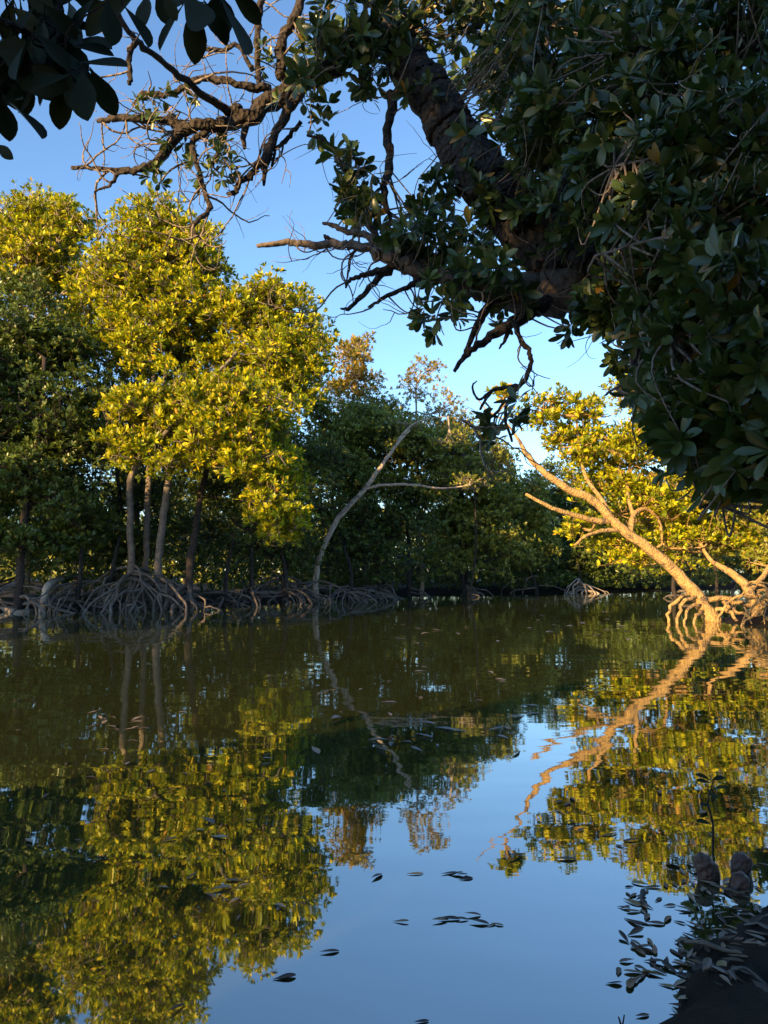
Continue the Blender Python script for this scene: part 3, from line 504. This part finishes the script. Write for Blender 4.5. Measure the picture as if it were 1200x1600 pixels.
fl([(790, 625, 4.4, 2.4), (770, 650, 4.4, 2), (745, 668, 4.4, 1.5), (718, 655, 4.4, 1)], DBARK); fl([(800, 505, 4.6, 4), (790, 530, 4.6, 3), (780, 545, 4.6, 1.5)], DBARK)
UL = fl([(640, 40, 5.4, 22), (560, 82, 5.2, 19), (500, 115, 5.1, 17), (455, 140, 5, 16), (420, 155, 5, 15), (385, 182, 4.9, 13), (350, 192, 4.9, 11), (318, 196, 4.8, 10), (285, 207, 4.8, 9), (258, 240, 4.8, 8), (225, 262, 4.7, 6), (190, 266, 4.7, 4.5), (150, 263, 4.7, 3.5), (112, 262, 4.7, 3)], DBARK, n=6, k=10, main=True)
for pts in [[(375, 175, 4.9, 10), (340, 166, 4.8, 7), (290, 125, 4.5, 5.5), (240, 85, 4.2, 5), (205, 55, 4, 5), (180, 10, 3.7, 4.5), (170, -40, 3.4, 4)], [(420, 140, 5, 9), (370, 132, 4.9, 6), (320, 120, 4.9, 6), (290, 135, 4.8, 5), (262, 148, 4.8, 5), (225, 146, 4.8, 4), (207, 165, 4.8, 2)],
            [(440, 120, 5, 10), (436, 90, 5, 9), (445, 50, 5, 8), (470, 10, 5, 7), (480, -40, 5, 6)], [(300, 200, 4.8, 9), (260, 190, 4.8, 7), (225, 185, 4.7, 6), (180, 184, 4.7, 6), (152, 190, 4.7, 3)],
            [(475, 135, 5, 9), (450, 175, 4.9, 8), (425, 215, 4.9, 7), (412, 250, 4.8, 6), (390, 275, 4.8, 6), (375, 285, 4.8, 5), (368, 300, 4.8, 4.5), (355, 302, 4.8, 3)], [(425, 220, 4.9, 6), (415, 260, 4.9, 5), (412, 290, 4.9, 2)],
            [(470, 190, 5, 4), (450, 215, 5, 4), (430, 235, 4.9, 3), (425, 260, 4.9, 2)], [(330, 198, 4.8, 7), (300, 225, 4.8, 5), (310, 265, 4.8, 4), (320, 305, 4.8, 4), (328, 325, 4.8, 4), (310, 345, 4.7, 4), (297, 357, 4.7, 2.5), (310, 368, 4.7, 1.2)],
            [(215, 266, 4.7, 4), (185, 272, 4.7, 3.5), (172, 290, 4.7, 2.5), (150, 298, 4.7, 1.8), (147, 308, 4.7, 1)], [(215, 60, 4.1, 5), (205, 80, 4.1, 4.5), (202, 110, 4.1, 4.5), (203, 132, 4.1, 3.5)], [(395, 110, 5, 4), (372, 72, 5, 4), (345, 80, 5, 4), (315, 75, 5, 3)],
            [(345, 192, 4.9, 6), (350, 215, 4.9, 5), (340, 240, 4.9, 4), (328, 260, 4.8, 3)], [(385, 185, 4.9, 6), (380, 210, 4.9, 5), (382, 232, 4.9, 3)], [(405, 130, 5, 5), (402, 80, 5, 5), (405, 30, 5, 6), (410, -20, 5, 5)]]: fl(pts)
MAIN = FG
# thick side limbs into the leafy mass on the right
for pts in [[(1200, 100, 3.6, 22), (1165, 75, 3.6, 20), (1135, 60, 3.7, 18), (1120, 0, 3.8, 14), (1110, -60, 3.9, 12)], [(1040, 440, 4.6, 26), (1000, 520, 4.2, 14), (1000, 570, 4.0, 9), (1012, 615, 3.9, 7), (1030, 680, 3.7, 5)],
            [(1012, 600, 3.9, 4), (985, 615, 3.9, 3.5), (960, 608, 3.9, 2.5), (945, 618, 3.9, 1.5)], [(900, 400, 4.9, 26), (880, 300, 5.2, 18), (860, 200, 5.5, 13), (850, 80, 5.8, 10), (840, -40, 6, 8)], [(1080, 430, 4.5, 24), (1060, 300, 4.2, 14), (1040, 180, 4, 10), (1000, 60, 3.9, 8)],
            [(1130, 450, 4.4, 22), (1150, 600, 3.6, 12), (1130, 700, 3.3, 8), (1125, 790, 3.2, 4)], [(1200, 470, 3, 4), (1130, 500, 3, 3.5), (1060, 520, 3, 3), (1000, 520, 3.1, 2)], [(1200, 330, 3.1, 4), (1100, 360, 3.1, 3), (1000, 380, 3.2, 2.5), (930, 400, 3.3, 2)],
            [(1140, 140, 3.4, 4), (1125, 200, 3.4, 4), (1110, 300, 3.4, 3.5), (1098, 390, 3.4, 3)], [(1200, 190, 3.3, 4), (1120, 200, 3.3, 3), (1040, 240, 3.4, 2.5), (960, 260, 3.6, 2)]]: fl(pts, TWIG if pts[0][3] < 5 else DBARK)
nside = len(fgl)
fgall = np.concatenate(fgl + [FGT[55:]])
# leafy masses: px, py, rx, ry, D, rosettes
BL = [(735, 250, 30, 40, 4.75, 5), (780, 300, 40, 40, 4.7, 7), (820, 345, 40, 40, 4.6, 8), (660, 120, 30, 40, 4.95, 6), (540, 40, 70, 50, 5.1, 34), (500, 90, 30, 30, 5, 12), (600, 50, 60, 50, 5.1, 30), (560, 105, 45, 30, 5.1, 16), (700, 20, 80, 40, 5.3, 45), (780, 70, 70, 70, 5.4, 55), (850, 60, 90, 70, 4.8, 60), (830, 170, 70, 60, 5.3, 60), (880, 190, 90, 80, 4.4, 70),
      (960, 90, 100, 90, 4.3, 70), (1060, 80, 110, 90, 3.8, 65), (1150, 60, 80, 80, 3.4, 45), (990, 220, 100, 80, 3.8, 60), (1090, 230, 100, 90, 3.4, 60), (1170, 240, 70, 100, 3.1, 45), (930, 310, 80, 70, 4.1, 50), (1030, 340, 90, 70, 3.5, 50),
      (1130, 370, 90, 80, 3.1, 50), (1060, 440, 80, 60, 3.3, 40), (1150, 480, 80, 80, 2.9, 45), (1100, 540, 80, 60, 3.0, 44), (1170, 590, 70, 80, 2.8, 40), (1090, 630, 60, 60, 3.0, 40), (1120, 680, 70, 60, 2.9, 36), (1100, 735, 34, 40, 3.0, 14), (1175, 715, 55, 55, 2.8, 28), (1195, 765, 25, 28, 2.8, 7),
      (550, 300, 42, 45, 5, 20), (545, 255, 34, 26, 5, 9), (580, 330, 26, 30, 5, 8), (672, 330, 40, 36, 5.3, 20), (640, 370, 40, 36, 4.8, 22), (690, 392, 55, 34, 4.9, 26), (740, 375, 45, 40, 5.3, 20), (690, 465, 34, 50, 4.7, 18), (735, 430, 45, 34, 4.7, 18), (790, 460, 40, 36, 4.6, 14),
      (850, 260, 45, 60, 5.3, 30), (935, 485, 46, 40, 4.4, 34), (1000, 530, 34, 40, 4.1, 26), (970, 460, 50, 40, 4.2, 30), (900, 320, 50, 60, 5.2, 30), (830, 395, 40, 30, 4.6, 4), (785, 660, 40, 24, 4.4, 9), (1030, 600, 30, 34, 3.6, 14),
      (330, 240, 80, 50, 4.8, 12), (250, 200, 60, 40, 4.8, 8), (480, 170, 50, 30, 5, 10), (420, 95, 24, 20, 5, 4), (350, 270, 60, 30, 4.8, 6), (240, 260, 30, 24, 4.7, 4), (270, 150, 40, 30, 4.8, 4)]
r = np.random.default_rng(17); PP = []; UU = []; LL = []
for (px, py, rx, ry, D, n) in BL:
    small = px < 460; n = n if small else int(n * (1.35 if D < 4.3 else 1.1))
    e = unit(r.standard_normal((n, 3))) * r.random((n, 1)) ** .4; c = at(px, py, D); q = c + e * np.array([rx * D / F, .42 if not small else .25, ry * D / F])
    PP.append(q); UU.append(e * .6 + np.array([-.15, -.25, .25]) + .6 * r.standard_normal((n, 3))); LL.append(np.full(n, .075 if small else (.118 if D > 4.2 else .112)))
for (px, py, rx, ry, D, n) in [(900, 120, 240, 130, 6.6, 150), (1050, 330, 180, 150, 5.6, 120), (1130, 560, 110, 150, 4.8, 150), (1165, 690, 45, 55, 4.3, 26), (1000, 20, 220, 60, 6, 90)]:   # deeper layer of the same crown
    e = unit(r.standard_normal((n, 3))) * r.random((n, 1)) ** .35; c = at(px, py, D); PP.append(c + e * np.array([rx * D / F, .9, ry * D / F])); UU.append(e * .5 + np.array([0, -.1, .4]) + .6 * r.standard_normal((n, 3))); LL.append(np.full(n, .16))
PP, UU, LL = np.concatenate(PP), np.concatenate(UU), np.concatenate(LL)
lp, la, ln, ll, lw, lc = rosettes(PP, UU, 9, 1.0, r, (.5, 1.5)); Lr = np.repeat(LL, 9); lp = np.repeat(PP, 9, 0) + (lp - np.repeat(PP, 9, 0)) * Lr[:, None]; ll = ll * Lr; lw = lw * Lr * 1.05
def project(p):
    d = p - CAM; y = d[:, 1] * math.cos(PITCH) + d[:, 2] * math.sin(PITCH); z = -d[:, 1] * math.sin(PITCH) + d[:, 2] * math.cos(PITCH)
    return 600 + F * d[:, 0] / y, 800 - F * z / y, y
def leaf_objects(idx, lp, la, ln, ll, lw, lc, m, parent, r):
    meshes = []
    for cu in (-.05, .05, .15, .25, .35):
        mb = MB(); leaves(mb, LF, np.zeros((1, 3)), np.array([[1., 0, 0]]), np.array([[0, 0, 1.]]), np.array([1.]), np.array([1.]), np.array([cu])); me = mb.mesh('leaf'); me.materials.append(m); meshes.append(me)
    off = np.array(parent.location)
    for i in idx:
        a, n = la[i], ln[i]; b = np.cross(n, a); L_, W_ = ll[i], lw[i]; M = Matrix.Identity(4)
        for q in range(3): M[q][0] = a[q] * L_; M[q][1] = b[q] * W_; M[q][2] = n[q] * L_ * .6; M[q][3] = lp[i][q] - off[q]
        o = bpy.data.objects.new('leaf', meshes[int(np.clip((lc[i] + .1) / .1, 0, 4))]); scene.collection.objects.link(o); o.parent = parent; o.matrix_local = M
px, py, dy = project(lp); inside = (px > 0) & (px < 1200) & (py > 0) & (py < 1600); o = np.argsort(np.where(inside, dy, 99) / ll * .1)[:300]
leaf_objects(o, lp, la, ln, ll, lw, lc, NEAR, FG, r); k = np.setdiff1d(np.arange(len(lp)), o)
mb = MB(); leaves(mb, LF, lp[k], la[k], ln[k], ll[k], lw[k], lc[k]); tag(mb.build('crown', NEAR, FG), kind='stuff')
mb = MB()
for q in np.nonzero(r.random(len(PP)) < .6)[0]:              # a twig from every cluster back to the nearest limb
    h = fgall[np.argmin(((fgall - PP[q]) ** 2).sum(1) + r.uniform(0, .3, len(fgall)))]; L_ = np.linalg.norm(h - PP[q])
    if L_ > 1.6: h = PP[q] + (h - PP[q]) * 1.0 / L_; L_ = 1.0
    m = (PP[q] + h) / 2 + r.standard_normal(3) * .16 * L_; m[2] -= .15 * L_; P, Rr = smooth_path([PP[q], m, h], [.003, .005, .007], 4); tube(mb, P, Rr, 4)
def curl_twig(s0, d, L_, r0, nseg=14, bend=.3):
    ax = unit(r.standard_normal(3) * np.array([.4, 1, .4])); P = [s0]; d = unit(d); b = r.uniform(-bend, bend)
    for z in range(nseg):
        if r.random() < .3: b = r.uniform(-bend, bend)
        d = unit(d + b * np.cross(ax, d) + .17 * r.standard_normal(3)); P.append(P[-1] + d * L_ / nseg)
    tube(mb, P, np.linspace(r0, r0 * .35, nseg + 1), 4); return np.array(P), d
def twig_set(src, n, L_, r0):
    for q in range(n):
        P, d = curl_twig(src[r.integers(len(src))], r.standard_normal(3) * np.array([1, .5, .8]) + np.array([-.2, 0, -.45]), r.uniform(*L_), r0 * r.uniform(.7, 1.2))
        for z in range(2): m = r.integers(4, 12); curl_twig(P[m], P[m + 1] - P[m] + .06 * r.standard_normal(3), r.uniform(*L_) * .5, r0 * .5, 8, .4)
twig_set(fgall, 70, (.3, .8), .007)                          # curling bare twigs
ulp = np.concatenate([UL[len(UL) // 3:]] + fgl[-26:-10])
ulp = ulp[project(ulp)[0] < 470]; twig_set(ulp, 60, (.25, .7), .008)   # tangle on the reaching limb at the upper left
tag(mb.build('twigs', TWIG, FG), kind='stuff')

# ------------------------------------------------------------------ dark leaves hanging in at the top left
NB = empty('mangrove_tree', (-1.7, .5, float(gz(-1.7, .5)))); tag(NB, 'near dark branch of big silhouetted leaves hanging in at the top left corner', 'tree')
mb = MB(); tube(mb, *smooth_path([(-1.7, .5, .05), (-1.75, .55, 1.2), (-1.6, .7, 2.3), (-1.5, .8, 3.2)], [.09, .08, .06, .04], 5), 9, .06); mb.build('trunk', DBARK, NB)
nbl = []
for pts in [[(-800, -200, 1.0, 28), (-300, -120, 1.3, 20), (0, -40, 1.4, 10), (160, -30, 1.45, 7), (330, -30, 1.5, 5), (400, -20, 1.5, 3)], [(-300, -120, 1.3, 12), (-100, 0, 1.35, 8), (20, 40, 1.4, 6), (100, 90, 1.42, 4)], [(-100, 0, 1.35, 8), (-40, 100, 1.4, 5), (-20, 190, 1.4, 3)], [(90, -30, 1.43, 5), (93, 10, 1.43, 4), (90, 70, 1.43, 3)]]:
    mb = MB(); P, _ = limb(mb, pts, 5, 7, .05); mb.build('branch', DBARK, NB); nbl.append(P)
LS = [(105, 120, 92, 202), (128, 110, 136, 187), (140, 105, 182, 182), (118, 98, 200, 108), (0, 150, 15, 220), (-5, 225, 18, 247), (168, 0, 174, 74), (190, 5, 236, 68), (215, -10, 130, 50), (288, 5, 248, 78), (302, 5, 306, 94), (318, 0, 356, 68), (345, -5, 378, 88),
      (368, -8, 402, 26), (110, 72, 178, 82), (100, 80, 60, 165), (60, 110, 30, 178), (230, -10, 225, 40), (255, -10, 275, 30), (20, 60, -10, 150), (40, 60, 75, 150), (80, 30, 140, 50), (60, 20, 120, -10), (20, 10, 70, 60), (0, 80, 50, 120), (70, 60, 130, 130), (150, -5, 110, 45)]
r = np.random.default_rng(23); B = []; Tt = []
for (x0, y0, x1, y1) in LS: D = 1.4 + r.uniform(-.06, .08); B.append(at(x0, y0, D)); Tt.append(at(x1, y1, D + r.uniform(-.04, .04)))
for q in range(62):
    c = [(20, 40, 50, 60), (70, 60, 45, 50), (110, 100, 30, 30), (0, 120, 30, 50), (300, -25, 60, 15), (60, 0, 60, 20)][r.choice(6, p=[.25, .25, .15, .15, .1, .1])]; D = 1.42 + r.uniform(-.1, .18); a = r.normal(1.5, .8)
    x0, y0 = c[0] + r.normal(0, .55) * c[2], c[1] + r.normal(0, .55) * c[3]; B.append(at(x0, y0, D)); Tt.append(at(x0 + 80 * math.cos(a), y0 + 75 * math.sin(a), D + r.uniform(-.06, .06)))
B, Tt = np.array(B), np.array(Tt); a = Tt - B; ll = np.linalg.norm(a, axis=1); a = unit(a); n = r.standard_normal((len(B), 3)) * .45 + np.array([0, -.8, .25]); n = unit(n - a * (a * n).sum(1, keepdims=True))
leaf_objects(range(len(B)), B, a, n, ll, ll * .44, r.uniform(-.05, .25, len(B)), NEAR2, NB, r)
mb = MB(); na = np.concatenate(nbl)
for q in range(len(B)):
    h = na[np.argmin(((na - B[q]) ** 2).sum(1))]; m = (h + B[q]) / 2 + .015 * r.standard_normal(3); P, Rr = smooth_path([B[q] + a[q] * .005, m, h], [.0015, .002, .003], 3); tube(mb, P, Rr, 4)
tag(mb.build('leaf_stalks', DBARK, NB), kind='stuff')

# ------------------------------------------------------------------ small things on the water and the mud
LITTER = leaf_mat('leaf_litter', [(0, (.02, .013, .009)), (.45, (.06, .038, .024)), (.75, (.13, .08, .045)), (.92, (.24, .14, .06)), (1, (.30, .24, .07))], rough=.45, trans=.0, spec=.35)
LITG = leaf_mat('leaf_litter_pale', [(0, (.05, .04, .03)), (.5, (.14, .115, .085)), (.85, (.24, .2, .15)), (1, (.34, .27, .18))], rough=.35, trans=.0, spec=.4)
def float_leaf(p, L_, ang, m, label, group, r, tilt=.12):
    mb = MB(); v, f = LF; a = np.array([[math.cos(ang), math.sin(ang), r.normal(0, tilt * .4)]]); a = unit(a); n = np.array([[r.normal(0, tilt), r.normal(0, tilt), 1.]]); n = unit(n - a * (a * n).sum())
    leaves(mb, LF, np.zeros((1, 3)), a, n, np.array([L_]), np.array([L_ * r.uniform(.2, .36)]), np.array([r.uniform(-.08, .1)]))
    V = np.concatenate(mb.v); V[:, 2] -= V[:, 2].min() - .0; V -= np.array([V[:, 0].mean(), V[:, 1].mean(), 0]); mb.v = [V, V - np.array([0, 0, .0015])]; mb.f = [mb.f[0], mb.f[0][:, ::-1] + len(V)]; mb.n *= 2
    me = mb.mesh('floating_leaf'); me.materials.append(m); o = bpy.data.objects.new('floating_leaf', me); scene.collection.objects.link(o)
    z = max(0.0, float(gz(p[0], p[1]))); o.location = (p[0], p[1], z + .003); tag(o, label, 'leaf', group); return o
r = np.random.default_rng(31)
solo = [(517, 1488, .09, .2, 'single brown leaf floating alone left of the open blue reflection'), (447, 1528, .1, .3, 'brown leaf floating just left of the lower middle'), (628, 1441, .08, -.1, 'small dark leaf floating in the middle of the blue reflection'),
        (277, 1577, .09, 1.0, 'reddish brown leaf floating by the bottom edge, left'), (1005, 1588, .06, .2, 'pale brown leaf floating beside the mud at the bottom'), (590, 1370, .1, .9, 'curled brown leaf floating below the reflected orange crown'),
        (650, 1366, .1, .1, 'brown leaf floating right of the curled one'), (885, 1343, .14, 0, 'long thin leaf floating under the reflected right-bank crown'), (805, 1340, .12, .5, 'broken leaf floating below the reflected branch tips'), (660, 1597, .06, .2, 'dark scrap of leaf cut by the bottom edge')]
for x, y, L_, a, lb in solo: float_leaf(atw(x, y), L_ * .75, a, LITTER, lb, None, r)
def pair(x0, y0, x1, y1, n, lb, gp, m=LITTER, size=(.04, .08)):
    for q in range(n): t = (q + .5) / n; float_leaf(atw(x0 + (x1 - x0) * t + r.normal(0, 4), y0 + (y1 - y0) * t + r.normal(0, 2)), r.uniform(*size), r.uniform(-.5, .5), m, lb, gp, r)
pair(685, 1440, 745, 1430, 4, 'dark leaf in the short row of leaves on the open blue reflection', 'row of leaves on the blue reflection', size=(.05, .09))
pair(745, 1440, 790, 1450, 3, 'dark leaf just right of the short row on the blue reflection', 'leaves right of the row')
pair(700, 1365, 735, 1372, 4, 'tiny dark leaf floating above the open blue reflection', 'tiny leaves above the blue reflection')
for n_, (x0, x1, y0, y1), m, lb, gp, sz in [
    (46, (955, 1040, 1370, 1540), LITTER, 'brown leaf adrift in the loose patch beside the mud', 'leaves adrift beside the mud', (.04, .085)),
    (80, (1060, 1200, 1350, 1600), LITG, 'wet grey leaf lying in the litter on the mud at the lower right', 'leaf litter on the mud', (.035, .08)),
    (60, (1040, 1200, 1340, 1600), LITTER, 'dark brown leaf lying in the litter on the mud at the lower right', 'dark leaf litter on the mud', (.04, .09)),
    (16, (140, 230, 1120, 1150), LITG, 'pale leaf scrap in the drifting raft on the left water', 'raft of pale leaf scraps', (.07, .13)),
    (22, (20, 420, 1100, 1320), LITG, 'pale leaf floating on the dark left reflection', 'pale leaves on the left water', (.05, .11)),
    (12, (230, 440, 1300, 1440), LITG, 'pale leaf floating on the reflected golden crowns', 'pale leaves on the golden reflection', (.05, .09)),
    (34, (480, 860, 1040, 1180), LITG, 'pale fleck of leaf floating on the dark mid-creek reflection', 'pale flecks in mid creek', (.08, .2)),
    (26, (600, 1000, 955, 1010), LITG, 'far pale fleck of leaf floating at the back of the creek', 'pale flecks at the back', (.12, .3)),
    (14, (860, 1100, 1180, 1340), LITTER, 'dark leaf floating on the reflected sunlit tree', 'leaves on the sunlit reflection', (.05, .1))]:
    for q in range(n_):
        x, y = r.uniform(x0, x1), r.uniform(y0, y1)
        if gp == 'leaves adrift beside the mud': x = x0 + (x1 - x0) * np.clip(r.normal(.45, .25), 0, 1)
        float_leaf(atw(x, y), r.uniform(*sz), r.uniform(0, 6.28), m, lb, gp, r, .13 if 'mud' in gp else .05)
# rounded stumps standing in the shallows, a sapling, sticks
KN = bark_mat('knob_bark', (.045, .024, .019), (.13, .07, .055), 14, rough=.5)
def knob(px, py, h, w, lb, seed):
    p = atw(px, py); r = np.random.default_rng(seed); t = np.array([0, .2, .38, .55, .68, .8, .9, .97, 1.0]); z = -.12 + (h + .12) * t; rr = w * np.array([1.25, 1.2, 1.1, 1.0, 1.03, 1.08, 1.05, .92, .6])
    mb = MB(); P = np.stack([p[0] + .02 * np.sin(t * 3 + seed), p[1] + .015 * np.cos(t * 4), z], -1); tube(mb, P, rr, 14, .02, r); o = mb.build('stump', KN); tag(o, lb, 'stump', 'stumps in the shallows')
    V = o.data.vertices; off = Vector((p[0], p[1], 0))
    for v in V: v.co -= off
    o.location = off
knob(1100, 1372, .10, .036, 'tallest rounded brown stump rising from the shallows', 1); knob(1120, 1370, .06, .022, 'thin stump close against the tallest one', 2); knob(1162, 1362, .075, .04, 'broad brown stump right of the tallest one', 3); knob(1152, 1385, .055, .035, 'low dark stump in front of the broad one', 4)
def stick(pts, lb, m=TWIG, name='stick'):
    mb = MB()
    P = np.array([atw(p[0], p[1]) + np.array([0, 0, p[2]]) for p in pts]); P[:, 2] += np.maximum(0, gz(P[:, 0], P[:, 1])); Rr = np.array([p[3] for p in pts]); P2, R2 = smooth_path(P, Rr, 4); tube(mb, P2, R2, 6, .1)
    tag(mb.build(name, m), lb, 'stick')
stick([(1070, 1480, .012, .006), (1100, 1500, .014, .008), (1135, 1515, .014, .007), (1160, 1540, .012, .005)], 'pale crooked stick lying across the leaf litter', ROOT)
stick([(1110, 1385, .01, .005), (1140, 1395, .012, .006), (1165, 1402, .01, .004)], 'short pale stick in front of the stumps', ROOT)
stick([(1140, 1580, .01, .005), (1165, 1560, .02, .006), (1200, 1590, .015, .005)], 'bent grey stick at the bottom right corner', ROOT)
p = atw(970, 1640); mb = MB(); tube(mb, *smooth_path([p + np.array([0, 0, -.05]), p + np.array([.003, 0, .05]), p + np.array([-.004, 0, .085])], [.004, .0035, .002], 3), 6); tube(mb, *smooth_path([p + np.array([.002, 0, .04]), p + np.array([.012, 0, .09])], [.003, .002], 3), 6)
tag(mb.build('twig_stub', DBARK), 'tiny forked twig poking out of the water at the bottom edge', 'twig')
p = atw(1112, 1330); SP = empty('mangrove_sapling', p); tag(SP, 'thin dark sapling standing in the shallows above the stumps', 'sapling')
mb = MB(); tube(mb, *smooth_path([p + np.array([0, 0, -.1]), p + np.array([.01, 0, .12]), p + np.array([-.01, 0, .22]), p + np.array([.02, 0, .32])], [.007, .006, .005, .003], 4), 6, .05); mb.build('stem', DBARK, SP)
r = np.random.default_rng(8)
for q, (dz, an) in enumerate([(.32, .3), (.32, 2.2), (.31, 3.6), (.28, 5.2), (.22, 1.2), (.2, 4.0), (.12, 2.9)]):
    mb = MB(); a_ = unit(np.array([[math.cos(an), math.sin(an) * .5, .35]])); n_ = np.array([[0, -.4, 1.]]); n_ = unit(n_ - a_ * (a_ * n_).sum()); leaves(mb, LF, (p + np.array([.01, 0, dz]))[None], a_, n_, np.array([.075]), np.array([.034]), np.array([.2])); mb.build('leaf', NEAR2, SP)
# pale driftwood at the left edge
LG = empty('driftwood', (*atw(20, 957)[:2], 0)); tag(LG, 'pale driftwood branch lying in the water at the left edge', 'driftwood')
mb = MB(); P = [atw(-60, 952), atw(0, 955), atw(30, 958), atw(58, 955)]; P = np.array(P); P[:, 2] = [.25, .08, .03, .05]; tube(mb, *smooth_path(P, [.12, .11, .09, .05], 5), 8, .1); mb.build('log', PALE, LG)
mb = MB(); P = np.array([atw(12, 957), atw(2, 953), atw(-10, 950)]); P[:, 2] = [.08, .3, .5]; tube(mb, *smooth_path(P, [.07, .06, .04], 4), 7, .1); mb.build('branch_stub', PALE, LG)
s = [(*atw(66, 957)[:2], -.2), (*atw(68, 957)[:2], .5), (*(atw(78, 955)[:2]), .95), (*(atw(110, 945)[:2]), 1.1), (*(atw(150, 940)[:2]), .95)]
BR = empty('bent_root', (s[0][0], s[0][1], 0)); tag(BR, 'pale bent root arching out of the water right of the driftwood', 'root')
mb = MB(); tube(mb, *smooth_path(s, [.13, .12, .12, .09, .06], 5), 8, .08); mb.build('root', PALE, BR)
print('scene built', len(bpy.data.objects), sum(len(o.data.polygons) for o in bpy.data.objects if o.type == 'MESH'))
